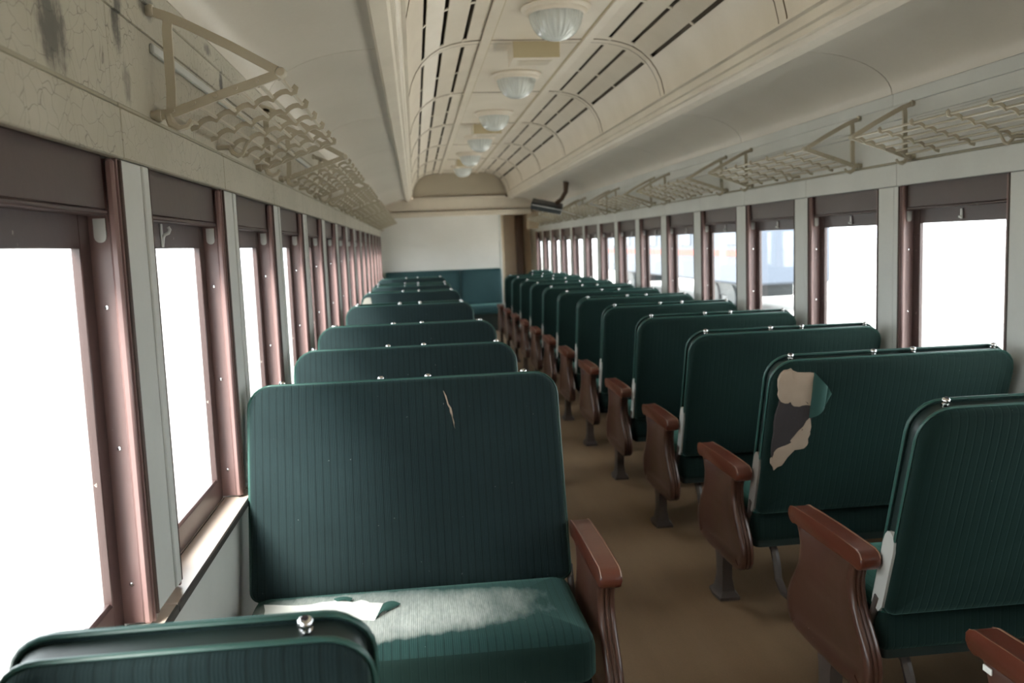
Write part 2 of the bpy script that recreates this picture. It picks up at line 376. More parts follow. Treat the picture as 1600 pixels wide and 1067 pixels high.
# windows: one Empty each with sash, pane, jambs, valance, sill, latches
def window_proto(sd):
    w = empty('window_proto')
    j = MB()
    for a, e in ((.0, .012), (OPW-.012, OPW)): j.box(sd*1.372, sd*1.452, a+.0005, e-.0005, ZS+.018, ZH-.0045)
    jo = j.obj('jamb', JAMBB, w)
    sc = MB()
    for yy, dr in ((.012, 1), (OPW-.012, -1)):
        for zz in (.80, 1.08, 1.36): sc.lathe([(.0045, 0), (.004, dr*.002), (.001, dr*.0025)], 8, (sd*1.412, yy, zz), 'y')
    sc.obj('jamb_screws', CHROME, jo)
    b = MB()
    for a, e in ((.012, .026), (OPW-.026, OPW-.012)): b.box(sd*1.374, sd*1.392, a, e, ZS+.018, ZH-.006, ch=.005)
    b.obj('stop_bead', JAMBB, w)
    b = MB()
    for a, e in ((-.004, .004), (OPW-.004, OPW+.004)): b.box(sd*1.366, sd*1.3735, a, e, ZS+.03, ZH-.006, ch=.002)
    b.obj('worn_edge_strip', BEAD, w)
    s = MB()
    for a, e in ((.0125, .066), (OPW-.066, OPW-.0125)): s.box(sd*1.432, sd*1.450, a, e, ZS+.012, ZH+.0025, ch=.002)
    s.box(sd*1.432, sd*1.450, .066, OPW-.066, 1.475, ZH+.0025, ch=.002)
    s.box(sd*1.430, sd*1.450, .066, OPW-.066, ZS+.012, .785, ch=.006)
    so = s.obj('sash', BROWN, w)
    p = MB(); p.box(sd*1.439, sd*1.443, .065, OPW-.065, .784, 1.476); p.obj('pane', GLAZE, so)
    v = MB(); v.box(sd*1.393, sd*1.43, .028, OPW-.028, 1.548, ZH+.0025, ch=.002); vo = v.obj('valance', VALB, w)
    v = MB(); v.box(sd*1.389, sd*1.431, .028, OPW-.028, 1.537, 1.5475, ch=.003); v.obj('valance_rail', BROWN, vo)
    l = MB()
    poly = [(sd*1.400, 1.53)] + [(sd*1.4115-.0115*math.cos(t)*1, 1.497-.0115*math.sin(t)) for t in [PI*i/8 for i in range(9)]] + [(sd*1.423, 1.53)]
    xs = sorted(q[0] for q in poly)
    ring = [(sd*1.4115-.0115, 1.532)] + [(sd*1.4115-.0115*math.cos(t), 1.497-.0115*math.sin(t)) for t in [PI*i/8 for i in range(9)]] + [(sd*1.4115+.0115, 1.532)]
    for a, e in ((.012, .016), (OPW-.016, OPW-.012)):
        t = MB(); t.prism(ring, 'y', a, e); t.obj('shade_bracket', LATCH, w)
    t = MB(); zc = 1.505; t.box(sd*1.424, sd*1.432, OPW/2-.006, OPW/2+.006, 1.487, 1.528, ch=.002); t.box(sd*1.414, sd*1.424, OPW/2-.004, OPW/2+.004, 1.490, 1.500, ch=.002)
    if sd > 0: t.obj('sash_latch', LATCH, so)
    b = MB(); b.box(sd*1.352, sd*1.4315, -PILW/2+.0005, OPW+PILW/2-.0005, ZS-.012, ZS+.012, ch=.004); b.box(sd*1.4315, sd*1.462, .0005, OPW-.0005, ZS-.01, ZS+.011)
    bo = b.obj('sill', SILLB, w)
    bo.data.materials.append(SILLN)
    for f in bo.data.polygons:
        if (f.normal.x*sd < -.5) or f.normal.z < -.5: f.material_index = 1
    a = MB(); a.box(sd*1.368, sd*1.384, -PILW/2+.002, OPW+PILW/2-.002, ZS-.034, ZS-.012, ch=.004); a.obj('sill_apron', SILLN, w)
    return w
wn = 0
for sd in (-1, 1):
    proto = window_proto(sd); seen = 0
    for i, y in enumerate(OP[sd]):
        if y + OPW/2 < (1.0 if sd < 0 else 2.9):
            lab = None
        o = proto if i == 0 else copy_tree(proto)
        o.location = (0, y, 0); wn += 1; o.name = 'window_%d' % wn; o['kind'] = 'structure'
        vis = y+OPW > (1.1 if sd < 0 else 2.9)
        side = 'bench' if sd < 0 else 'corridor'
        if sd < 0 and abs(y-1.967) < .02:
            so = [c for c in o.children if c.name.startswith('sash')][0]
            h = MB(); h.tube([(-1.431, .292, 1.478), (-1.428, .292, 1.500), (-1.424, .292, 1.508), (-1.414, .292, 1.512), (-1.410, .292, 1.520), (-1.414, .292, 1.527)], .0042, 7); h.box(-1.4325, -1.429, .284, .300, 1.480, 1.535, ch=.001); h.obj('coat_hook', LATCH, so)
        if vis: o['label'] = 'brown framed car window, %s along the %s-side wall from the camera' % (ORD[seen], side); seen += 1
        else: o['label'] = 'brown framed car window behind the camera on the %s-side wall, bay %s' % (side, ORD[i])

# ------------------------------------------------------------------ ceiling
CLP = [(.345, 2.700), (.40, 2.698), (.46, 2.692), (.53, 2.678), (.60, 2.655), (.66, 2.618), (.715, 2.568), (.755, 2.51), (.785, 2.445), (.803, 2.37), (.806, 2.345)]
def outn(prof):
    r = []
    for i in range(len(prof)):
        a = prof[max(0, i-1)]; b = prof[min(len(prof)-1, i+1)]; dx, dz = b[0]-a[0], b[1]-a[1]; L = math.hypot(dx, dz) or 1
        n = (-dz/L, dx/L)
        r.append(n)
    return r
def cove(n=12): return [(.912+.453*math.cos(PI/2*i/n), 2.058+.195*math.sin(PI/2*i/n)) for i in range(n+1)]
full = [(-1.40, 2.0), (-1.40, 2.09)] + [(-(x+.02), z+.03) for x, z in cove()] + [(-.86, 2.40)] + [(-(x+.03), z+.03) for x, z in CLP[::-1]] + [(0, 2.735)]
full = full + [(-x, z) for x, z in full[-2::-1]]
m = MB(); n = len(full)
vs = [(x, y, z) for y in (YB, YF) for x, z in full] + [(x*1.02, y, z+.05) for y in (YB, YF) for x, z in full]
fs = [(i, i+1, n+i+1, n+i) for i in range(n-1)] + [(2*n+i, 3*n+i, 3*n+i+1, 2*n+i+1) for i in range(n-1)]
m.add(vs, fs); ceil = m.obj('ceiling', SEAMDARK, angle=60); tag(ceil, 'arched car ceiling with raised clerestory and cream panels', None, None, 'structure')
RIB0 = 5.55; RIBP = 1.84
for sd in (-1, 1):
    # cove panels
    seam0 = 3.83 if sd > 0 else 3.66
    pf = [(sd*x, z) for x, z in cove()]; on = [(sd*a, abs(b)) for a, b in outn(cove())]; on = [(sd*abs(a), abs(b)) for a, b in on]
    ys = [YB] + [seam0 + RIBP*k for k in range(-4, 8) if YB+.2 < seam0+RIBP*k < YF-.2] + [YF]
    for a, e in zip(ys[:-1], ys[1:]):
        b = MB(); b.strip(pf, a+.003, e-.003, .008, on); b.obj('cove_panel', COVE, ceil, 50)
    # deck beam
    poly = [(.925, 2.262), (.925, 2.234), (.915, 2.227), (.862, 2.240), (.856, 2.250), (.852, 2.262), (.838, 2.268), (.834, 2.292), (.824, 2.300), (.818, 2.338), (.800, 2.345), (.800, 2.353), (.86, 2.38)]
    b = MB(); b.prism([(sd*x, z) for x, z in poly], 'y', YB, YE-.02); b.obj('deck_beam', BEAM, ceil, 30)
    # centre rail
    b = MB(); b.box(sd*.288, sd*.347, YB, YE, 2.684, 2.70, ch=.003); b.obj('ceiling_rail', CLER, ceil)
    b = MB(); b.box(sd*.281, sd*.287, YB, YE, 2.692, 2.70); b.obj('rail_bead', KHAKI, ceil)
    # ribs
    no = [(sd*abs(a), abs(b)) for a, b in outn(CLP)]
    for k in range(-4, 6):
        y = RIB0+RIBP*k
        if not YB < y < YE-.1: continue
        pr = [(sd*(x-abs(o[0])*.0045), z-abs(o[1])*.0045) for (x, z), o in zip(CLP, no)]
        b = MB(); b.strip(pr, y-.036, y+.036, .015, no); 
        pr2 = [(sd*(x-abs(o[0])*.003), z-abs(o[1])*.003) for (x, z), o in zip(CLP, no)]
        b.strip(pr2, y-.042, y-.036, .006, no, 1); b.strip(pr2, y+.036, y+.050, .006, no, 1); b.obj('ceiling_rib', [CLER, LINEB], ceil, 30)
    # louvre panels between ribs, four curved boards to a bay, with slits
    cuts = [(0, 2), (2, 4), (4, 6), (6, 10)]
    ribs = [YB] + [RIB0+RIBP*k for k in range(-4, 6) if YB < RIB0+RIBP*k < YE-.1] + [YE]
    for a, e in zip(ribs[:-1], ribs[1:]):
        mid = (a+e)/2 + .02
        for q, (i0, i1) in enumerate(cuts):
            seg = CLP[i0:i1+1]; nn = no[i0:i1+1]; P = [(x, z) for x, z in seg]
            # shorten the lower end for the slit, and let the board tilt inward a little
            if q < 3:
                (x1, z1), (x2, z2) = P[-2], P[-1]; L = math.hypot(x2-x1, z2-z1); tt = 1-.024/L
                P[-1] = (x1+(x2-x1)*tt, z1+(z2-z1)*tt)
            if q == 0: P[0] = (P[0][0]+.006, P[0][1])
            lip = [(x-abs(o[0])*.001*(j/(len(P)-1)), z-abs(o[1])*.001*(j/(len(P)-1))) for j, ((x, z), o) in enumerate(zip(P, nn))]
            b = MB(); b.strip([(sd*x, z) for x, z in lip], a+.02, e-.02, .006, nn)
            if q < 3:
                A = lip[-1]; B = CLP[i1]; B2 = (B[0]+.004, B[1]-.004)
                for (ya, yb) in ((a+.02, a+.10), (mid-.016, mid+.016), (e-.10, e-.02)):
                    b.strip([(sd*A[0], A[1]), (sd*B2[0], B2[1])], ya, yb, .005, [nn[-1], nn[-1]])
            b.obj('louvre_board', CLER, ceil, 40)
# flat centre boards and cross battens
ribs = [YB] + [RIB0+RIBP*k for k in range(-4, 6) if YB < RIB0+RIBP*k < YE-.1] + [YE]
for a, e in zip(ribs[:-1], ribs[1:]):
    b = MB(); b.box(-.288, .288, a+.002, e-.002, 2.70, 2.71); b.obj('centre_board', CLER, ceil)
for y in ribs[1:-1]:
    b = MB(); b.box(-.281, .281, y-.036, y+.036, 2.6945, 2.70, ch=.001); b.box(-.281, .281, y-.039, y-.036, 2.696, 2.70, 1); b.box(-.281, .281, y+.036, y+.048, 2.696, 2.70, 1); b.obj('cross_batten', [CLER, LINEB], ceil)

# ------------------------------------------------------------------ end partition, corridor, rear wall
pw = MB(); pw.box(-1.385, .69, YE, YE+.05, 0, 2.0); wb = pw.obj('wall_end', WHITEP); tag(wb, 'white painted end partition behind the bench', None, None, 'structure')
b = MB(); b.box(.66, .70, YE-.012, YE+.06, 0, 1.965, ch=.004); b.obj('edge_post', WALLP, wb)
b = MB(); b.box(-1.38, 1.24, YE-.03, YE+.05, 1.965, 2.02, ch=.008); b.box(-1.38, 1.24, YE-.045, YE+.05, 2.02, 2.055, ch=.01); b.obj('lower_cornice', CREAM, wb)
b = MB(); b.box(-1.38, 1.26, YE-.035, YE+.05, 2.0575, 2.063); b.obj('cornice_line', BROWNM, wb)
poly = [(-1.37, 2.063)] + [(-x, z+.01) for x, z in cove()] + [(-.80, 2.27), (.80, 2.27)] + [(x, z+.01) for x, z in cove()[::-1]] + [(1.37, 2.063)]
b = MB(); b.prism(poly, 'y', YE, YE+.05); b.obj('bulkhead_band', CREAM, wb)
b = MB(); b.box(-.80, .80, YE-.03, YE+.05, 2.272, 2.30, ch=.006); b.obj('bulkhead_moulding', BEAM, wb)
b = MB(); b.box(-.80, .80, YE-.032, YE+.05, 2.3005, 2.307); b.obj('moulding_line', BROWNM, wb)
poly = [(-.82, 2.308)] + [(-x-.02, z+.01) for x, z in CLP[::-1]] + [(x+.02, z+.01) for x, z in CLP] + [(.82, 2.308)]
b = MB(); b.prism(poly, 'y', YE+.002, YE+.05); b.obj('clerestory_end_panel', ENDP, wb)
b = MB(); b.box(.10, .60, YE-.004, YE, 1.0, 1.9, ch=.002); b.obj('access_panel', WHITEP, wb)
cw = MB(); cw.box(.60, 1.385, YF, YF+.06, 0, 2.2); cwo = cw.obj('wall_corridor', TAN); tag(cwo, 'tan wall closing the corridor beyond the doorway', None, None, 'structure')
b = MB(); b.box(1.10, 1.25, YF-.05, YF, 0, 1.98, ch=.008); b.obj('door_frame', BROWNM, cwo)
b = MB(); b.box(.69, .75, YE+.05, YF, 0, 2.1); b.box(.75, 1.38, YE+.05, YF, 2.05, 2.1); tag(b.obj('wall_compartment', TAN), 'tan side of the compartment along the corridor', None, None, 'structure')
b = MB(); b.box(1.16, 1.385, YE, YE+.05, 1.70, 2.0, ch=.004); b.obj('corridor_corner_board', TAN, wb)
rw = MB(); rw.box(-1.52, 1.52, YB-.1, YB, 0, 2.8); tag(rw.obj('wall_back', CREAM), 'cream end wall behind the camera', None, None, 'structure')
b = MB(); b.box(-1.52, 1.52, YF+.06, YF+.1, 0, 2.8); tag(b.obj('wall_front', TAN), 'outer end wall beyond the corridor', None, None, 'structure')
# small dark wall fitting in the corridor
t = empty('wall_fitting', (.775, YF, 1.28)); tag(t, 'small dark fitting fixed to the tan corridor wall', 'fitting')
b = MB(); b.box(-.03, .03, -.02, 0, .0, .20, ch=.006); b.obj('back_plate', DARKBOX, t)
b = MB(); b.lathe([(.012, .14), (.028, .12), (.042, .05), (.04, .0), (.02, -.03), (.006, -.04)], 14, (0, -.055, 0)); b.obj('dark_body', DARKBOX, t)
b = MB(); b.tube([(0, -.018, .15), (0, -.05, .17), (0, -.055, .14)], .006, 6); b.obj('hanger', DARKBOX, t)

# ------------------------------------------------------------------ seats
def rrect(w, h, rt, rb, n=6):
    pts = []
    def arc(cx, cy, r, a0):
        for i in range(n+1):
            a = a0 + PI/2*i/n; pts.append((cx+r*math.cos(a), cy+r*math.sin(a)))
    arc(w/2-rb, rb, rb, -PI/2); arc(w/2-rt, h-rt, rt, 0); arc(-w/2+rt, h-rt, rt, PI/2); arc(-w/2+rb, rb, rb, PI)
    return pts
def pad(mb, w, h, rt, rb, prof, mp, mi=0, cap0=True, cap1=True, n=6):
    rings = []
    for ins, d in prof:
        rr = rrect(w-2*ins, h-2*ins, max(rt-ins, .004), max(rb-ins, .004), n)
        rings.append([mp(u, v+ins, d) for u, v in rr])
    mb.loops(rings, cap0, cap1, mi)
LEAN = math.atan(.18/.60)
def back_map(u, v, d):      # d>0 is the rear face (towards -y)
    return (u, -.188 - v*math.sin(LEAN) - d*math.cos(LEAN), .41 + v*math.cos(LEAN) - d*math.sin(LEAN))
ARMP = [(.190, .535), (.176, .515), (.166, .485), (.168, .450), (.182, .410), (.208, .370), (.238, .330), (.259, .292), (.266, .258), (.262, .224), (.248, .200), (.222, .185), (.190, .178), (.10, .174)]
def inset_arm(i): return [(y-i, z + (i if z < .2 else 0)) for y, z in ARMP]
def arm_ring(x, i):
    h = inset_arm(i); return [(x, y, z) for y, z in h] + [(x, -y, z) for y, z in h[::-1]]
def build_seat(name, Wd, s, ztop, fab, cush, plate, knobs, rt=.085):
    """s = local side (-1/+1) of the aisle; back at -y, the sitter looks to +y"""
    root = empty(name); H = (ztop-.41)/math.cos(LEAN)
    b = MB()
    prof = [(.0, .021), (.0, .030), (.004, .040), (.014, .047), (.035, .052), (.09, .056)]
    pad(b, Wd, H, rt, .03, prof, back_map, 0, True, True)
    pad(b, Wd, H, rt, .03, [(i, -d) for i, d in prof], back_map, 0, True, True)
    back = b.obj('backrest', fab, root, 45)
    b = MB(); pad(b, Wd, H, rt-.003, .03, [(.006, -.0205), (.006, .0205)], back_map, 0, False, False); b.obj('edge_band', BAND, back, 45)
    for d in (.023, -.023):
        b = MB(); b.tube([back_map(u*(1+.004/Wd), v, d) for u, v in rrect(Wd+.002, H+.002, rt+.001, .03, 6)], .0045, 6, closed=True); b.obj('piping', PIPE, back, 60)
    km = None
    for kx in knobs:
        p = Vector(back_map(kx, H, 0)); ax = Vector(back_map(kx, H+1, 0)) - p
        if km is None:
            k = MB(); k.lathe([(.009, -.006), (.009, .0015), (.0065, .0025), (.0065, .004), (.0095, .0065), (.0108, .011), (.0095, .0155), (.006, .018)], 12); k.lathe([(.0055, .0178), (.005, .0192), (.002, .0196)], 10, mi=1)
            km = k.mesh('knob', [CHROME, KNOBC], 40)
        o = link('knob', km, back, p); o.rotation_euler = (LEAN, 0, 0)
    # bare metal plate on the aisle edge of the back
    prf = [(-.022, .0), (.016, -.004), (.030, .02), (.032, .20), (.028, .228), (.018, .244), (.004, .249), (-.010, .243), (-.018, .228), (-.022, .20)]
    b = MB(); b.loops([[back_map(s*(Wd/2+x), v+.005, d) for d, v in prf] for x in (-.004, .0075)])
    b.obj('side_plate', plate, back, 40)
    b = MB(); b.tube([back_map(s*(Wd/2+.004), .04, 0), (s*(Wd/2+.004), -.15, .34), (s*(Wd/2+.004), -.05, .28)], .011, 8); b.obj('back_hinge', IRON, root)
    # cushion
    def cm(u, v, d): return (u, v-.205, d + .012*(v/.47))
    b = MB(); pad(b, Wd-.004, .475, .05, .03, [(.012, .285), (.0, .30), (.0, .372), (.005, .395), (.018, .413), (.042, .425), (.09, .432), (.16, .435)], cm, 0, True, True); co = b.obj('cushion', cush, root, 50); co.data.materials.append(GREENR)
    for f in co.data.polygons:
        if f.normal.z < .35: f.material_index = 1  # sides and front take a darker green, painted shade by face direction
    b = MB(); pad(b, Wd-.03, .44, .02, .02, [(0, .258), (0, .288)], lambda u, v, d: (u, v-.19, d)); b.obj('seat_frame', BAND, root)
    # aisle end: panel, cap, pedestal
    xa = s*(Wd/2+.044)
    lay = [(-.024, .008), (-.021, .003), (-.016, .0), (-.010, .0), (-.008, .005), (-.005, .005), (-.003, .0), (.003, .0), (.005, .005), (.008, .005), (.010, .0), (.016, .0), (.021, .003), (.024, .008)]
    b = MB()
    ring = [arm_ring(xa+x, i) for x, i in lay]
    ring = [arm_ring(xa-.021, .035)] + [arm_ring(xa-.024, .030)] + ring + [arm_ring(xa+.024, .030)] + [arm_ring(xa+.021, .035)]
    b.loops(ring); arm = b.obj('armrest', ARMW, root, 50)
    b = MB()
    prof = [(-.208, -.004), (-.226, .003), (-.236, .017), (-.235, .034), (-.224, .047), (-.205, .053), (-.10, .056), (0, .057), (.10, .056), (.205, .053), (.224, .047), (.235, .034), (.236, .017), (.226, .003), (.208, -.004), (.19, .0), (-.19, .0)]
    rings = []
    for x, i in ((-.030, .007), (-.027, .002), (-.021, .0), (.021, .0), (.027, .002), (.030, .007)):
        rings.append([(xa+x, y*(1-i*2), .533 + z * (1-i*5) + i*.6) for y, z in prof])
    b.loops(rings); cap = b.obj('arm_cap', ARMC, arm, 50)
    b = MB()
    for q in (1, -1): b.tube([(xa+q*.0272, y, z) for y, z in ((-.234, .568), (-.223, .5805), (-.204, .5865), (-.10, .5893), (.10, .5893), (.204, .5865), (.223, .5805), (.234, .568))], .0018, 5)
    b.obj('worn_edge', WORN, arm)
    b = MB(); b.loops([[(xa+x, y, z) for x, y in ((-.020*q, -.040*q2), (.020*q, -.040*q2), (.024*q, 0), (.020*q, .040*q2), (-.020*q, .040*q2), (-.024*q, 0))] for z, q, q2 in ((.0, 2.0, 1.7), (.012, 2.0, 1.7), (.03, 1.35, 1.15), (.08, 1.0, .9), (.15, 1.0, .95), (.20, 1.0, 1.3))]); b.obj('leg', IRON, root)
    b = MB(); xi = -s*(Wd/2-.10); b.loops([[(xi+x, y, z) for x, y in ((-.020*q, -.036*q), (.020*q, -.036*q), (.020*q, .036*q), (-.020*q, .036*q))] for z, q in ((.0, 1.9), (.012, 1.9), (.03, 1.2), (.262, 1.0))]); b.obj('leg', IRON, root)
    # footrest under the seat, for the passenger behind
    b = MB()
    for x in (s*(Wd/2-.10), -s*(Wd/2-.18)):
        b.tube([(x, -.10, .262), (x, -.16, .235), (x, -.185, .19), (x, -.20, .13), (x, -.25, .095), (x, -.33, .10)], .010, 6, sq=(1, 1.6))
    b.box(-Wd/2+.16, Wd/2-.08, -.345, -.275, .104, .118, ch=.003); b.obj('footrest', IRON, root)
    return root, back
KN4 = (-.385, -.075, .075, .385)
CR0, CL0 = 2.40, 2.42
protoR, pbR = build_seat('train_seat', .92, -1, 1.012, GREENR, CUSH, PLATE, KN4)
torn, tornback = build_seat('train_seat', .92, -1, 1.012, GREENR, CUSH, PLATED, KN4)
ripF, ripback = build_seat('train_seat', .965, -1, 1.03, GREEN, CUSHW, PLATED, KN4, .07)     # turned half round: faces the camera
protoF, pbF = build_seat('train_seat', .92, -1, 1.03, GREEN, CUSH, PLATE, KN4)
protoA, pbA = build_seat('train_seat', .92, 1, 1.03, GREEN, CUSH, PLATE, KN4)
single, sgB = build_seat('single_train_seat', .455, 1, .972, GREEN, CUSH, PLATE, (.148,), .06)
single2, sg2B = build_seat('single_train_seat', .40, -1, 1.012, GREENR, CUSH, PLATE, (-.13, .13))

def place(o, x, y, rot, label, group=None):
    o.location = (x, y, 0); o.rotation_euler = (0, 0, rot); tag(o, label, 'seat', group); return o
GR = 'double seats in the corridor-side row'; GL = 'double seats in the bench-side row'
xr, xl = .88, -.868
place(torn, xr, CR0+.92, 0, 'dark green double seat with torn back showing tan lining and dark stuffing', GR)
lab = {-1: 'double seat ahead of the camera with only its red-brown arm end in view', 0: 'dark green double seat just this side of the torn-backed seat, white plate on its edge'}
first = True
for k in [0, -1] + list(range(2, 12)):
    o = protoR if first else copy_tree(protoR); first = False
    l = lab.get(k) or 'dark green double seat, %s one beyond the torn-backed seat in the same row' % ORD[k-2]
    if k == -1:
        ar = [c for c in o.children if c.name.startswith('armrest')][0]
        m = MB(); m.box(-.5315, -.5275, .148, .176, .512, .526, ch=.001); m.obj('paper_scrap', PAPER, ar)
    place(o, xr, CR0+.92*k, random.uniform(-.006, .006), l, GR)
place(single2, 1.135, CR0+.92*12.6, 0, 'narrow green seat at the far end of the corridor-side row near the doorway')
place(single, -1.121, 1.455, 0, 'narrow single green seat with a chrome knob, its ribbed back nearest the camera')
place(ripF, xl+.004, CL0, PI, 'green double seat facing the camera with a white rip in its cushion', GL)
seqF = [(1, 0), (2, .016), (4, 0), (6, 0), (8, -.025), (10, 0)]; seqA = [3, 5, 7, 9, 11]
allk = sorted([(k, 'F', dz) for k, dz in seqF] + [(k, 'A', 0) for k in seqA])
fF = fA = True; tornF = None
for i, (k, ty, dz) in enumerate(allk):
    if ty == 'F': o = protoF if fF else copy_tree(protoF); fF = False
    else: o = protoA if fA else copy_tree(protoA); fA = False
    l = 'green double seat %s, %s one behind the ripped-cushion seat in its row' % ('facing the camera' if ty == 'F' else 'facing the end bench', ORD[i])
    if k == 6: l = 'green double seat with a tan torn patch at the corner of its back'
    place(o, xl, CL0+.92*k, PI if ty == 'F' else 0, l, GL)
    if dz:
        for c in o.children:
            if c.name.startswith('backrest'): c.location.z = dz
    if k == 6: tornF = o
# torn pieces
def flat_patch(name, pts, d0, d1, mat, parent, mp, wav=.0, rag=.0045):
    if len(pts) < 30:
        q = []
        for (a, b_) in zip(pts, pts[1:]+pts[:1]):
            q.append(a); L = math.hypot(b_[0]-a[0], b_[1]-a[1])
            for t in ((.33, .66) if L > .04 else (.5,) if L > .02 else ()):
                q.append((a[0]+(b_[0]-a[0])*t+random.uniform(-1, 1)*rag, a[1]+(b_[1]-a[1])*t+random.uniform(-1, 1)*rag))
        pts = q
    ring0 = [mp(u, v, d1 + (random.uniform(-wav, wav))) for u, v in pts]
    m = MB(); cx = sum(p[0] for p in pts)/len(pts); cy = sum(p[1] for p in pts)/len(pts)
    inner = [mp(cx+(u-cx)*.55, cy+(v-cy)*.55, d1+random.uniform(-wav, wav)*1.5+wav*.5) for u, v in pts]
    base = [mp(u, v, d0) for u, v in pts]
    m.loops([base, ring0, inner]); return m.obj(name, mat, parent, 50)
tb = tornback
RD = .056
flat_patch('stuffing_hole', [(-.43, .50), (-.37, .502), (-.31, .47), (-.300, .42), (-.30, .36), (-.36, .27), (-.42, .215), (-.437, .28), (-.44, .40)], .040, RD+.0015, HOLE, tb, back_map, .001)
flat_patch('torn_lining', [(-.440, .585), (-.425, .606), (-.400, .612), (-.375, .597), (-.313, .591), (-.305, .53), (-.302, .463), (-.33, .470), (-.354, .463), (-.39, .478), (-.428, .489), (-.438, .53)], .045, RD+.003, MUSLIN, tb, back_map, .002)
flat_patch('torn_lining', [(-.309, .417), (-.300, .36), (-.302, .312), (-.315, .290), (-.350, .285), (-.385, .235), (-.42, .205), (-.436, .25), (-.428, .285), (-.378, .316), (-.345, .365)], .045, RD+.003, MUSLIN, tb, back_map, .002)
def curl(name, quad, par, mat, mp, d, lift):
    m = MB(); (a, b_, c, e) = quad; n = 6; rings = []
    rows = []
    for i in range(n+1):
        t = i/n; row = []
        for j in range(5):
            w = j/4
            u = (a[0]*(1-t)+b_[0]*t)*(1-w) + (e[0]*(1-t)+c[0]*t)*w; v = (a[1]*(1-t)+b_[1]*t)*(1-w) + (e[1]*(1-t)+c[1]*t)*w
            row.append((u, v, d + lift*math.sin(PI*t*.9)))
        rows.append(row)
    vs = [mp(*q) for r in rows for q in r] + [mp(q[0], q[1], q[2]-.0018) for r in rows for q in r]; fs = []; N_ = (n+1)*5
    for i in range(n):
        for j in range(4):
            k = i*5+j; fs.append((k, k+1, k+6, k+5)); fs.append((N_+k, N_+k+5, N_+k+6, N_+k+1))
    for i in range(n): fs += [(i*5, i*5+5, N_+i*5+5, N_+i*5), (i*5+4, N_+i*5+4, N_+i*5+9, i*5+9)]
    for j in range(4): fs += [(j, N_+j, N_+j+1, j+1), (n*5+j, n*5+j+1, N_+n*5+j+1, N_+n*5+j)]
    m.add(vs, fs); return m.obj(name, mat, par, 70)
curl('torn_flap', [(-.318, .598), (-.262, .54), (-.262, .455), (-.312, .415)], tb, FLAPG, back_map, RD+.003, .018)
curl('torn_flap', [(-.262, .540), (-.243, .510), (-.262, .462), (-.266, .455)], tb, FLAPG, back_map, RD+.006, .004)
if tornF:
    bk = [c for c in tornF.children if c.name.startswith('backrest')][0]
    flat_patch('torn_lining', [(.452, .40), (.452, .55), (.44, .585), (.41, .602), (.375, .60), (.36, .52), (.34, .40)], -.045, -.058, GREYLIN, bk, back_map, .001)
# rip in the cushion of the camera-facing seat (seat frame turned half round: local = -(world - seat))
rc = [c for c in ripF.children if c.name.startswith('cushion')][0]
def loc(p): return (-(p[0]-xl), -(p[1]-CL0))
def cmap(u, v, d): return (u, v, d)
pts = [(-1.30, 2.50), (-1.20, 2.475), (-1.10, 2.482), (-1.074, 2.505), (-1.045, 2.464), (-1.02, 2.478), (-.994, 2.450), (-.921, 2.425), (-.953, 2.362), (-.967, 2.318), (-.975, 2.235), (-1.06, 2.235), (-1.16, 2.28), (-1.28, 2.36)]
flat_patch('torn_white_patch', [loc(p) for p in pts], .436, .4425, PAPER, rc, cmap, .0012)
curl('torn_flap', [loc(p) for p in ((-.955, 2.432), (-.905, 2.415), (-.940, 2.375), (-.972, 2.33))], rc, FLAPG, cmap, .4445, .010)
curl('torn_flap', [loc(p) for p in ((-1.10, 2.50), (-1.045, 2.49), (-1.05, 2.468), (-1.09, 2.478))], rc, FLAPG, cmap, .4435, .006)
# slit on its back
flat_patch('back_slit', [loc0 for loc0 in [(-.122, .600), (-.120, .602), (-.128, .572), (-.137, .548), (-.143, .520), (-.147, .495), (-.151, .480), (-.150, .500), (-.146, .525), (-.143, .545), (-.134, .560), (-.129, .585)]], -.05, -.0575, MUSLIN, ripback, back_map, .0)

# ------------------------------------------------------------------ end bench
bn = empty('end_bench', (-.335, YE, 0)); tag(bn, 'teal upholstered bench against the white end partition', 'bench')
HB = .62
def bm_(u, v, d): return (u, -.06-d-.10*(1-v/HB)*.6, .42+v)
b = MB(); pad(b, 2.0, HB, .03, .03, [(0, -.05), (0, .03), (.006, .045), (.02, .055), (.06, .06), (.2, .062)], bm_); bk = b.obj('backrest', BENCHG, bn, 45)
b = MB(); b.box(.28, .284, -.20, -.11, .44, 1.02); b.obj('back_seam', BAND, bk)
b = MB(); pad(b, 2.0, .56, .05, .03, [(.01, .29), (0, .30), (0, .40), (.006, .42), (.02, .435), (.06, .44)], lambda u, v, d: (u, -.10-v, d)); b.obj('cushion', BENCHG, bn, 45)
b = MB(); b.box(-.98, .98, -.62, -.02, .0, .29, ch=.006); b.obj('bench_base', BAND, bn)

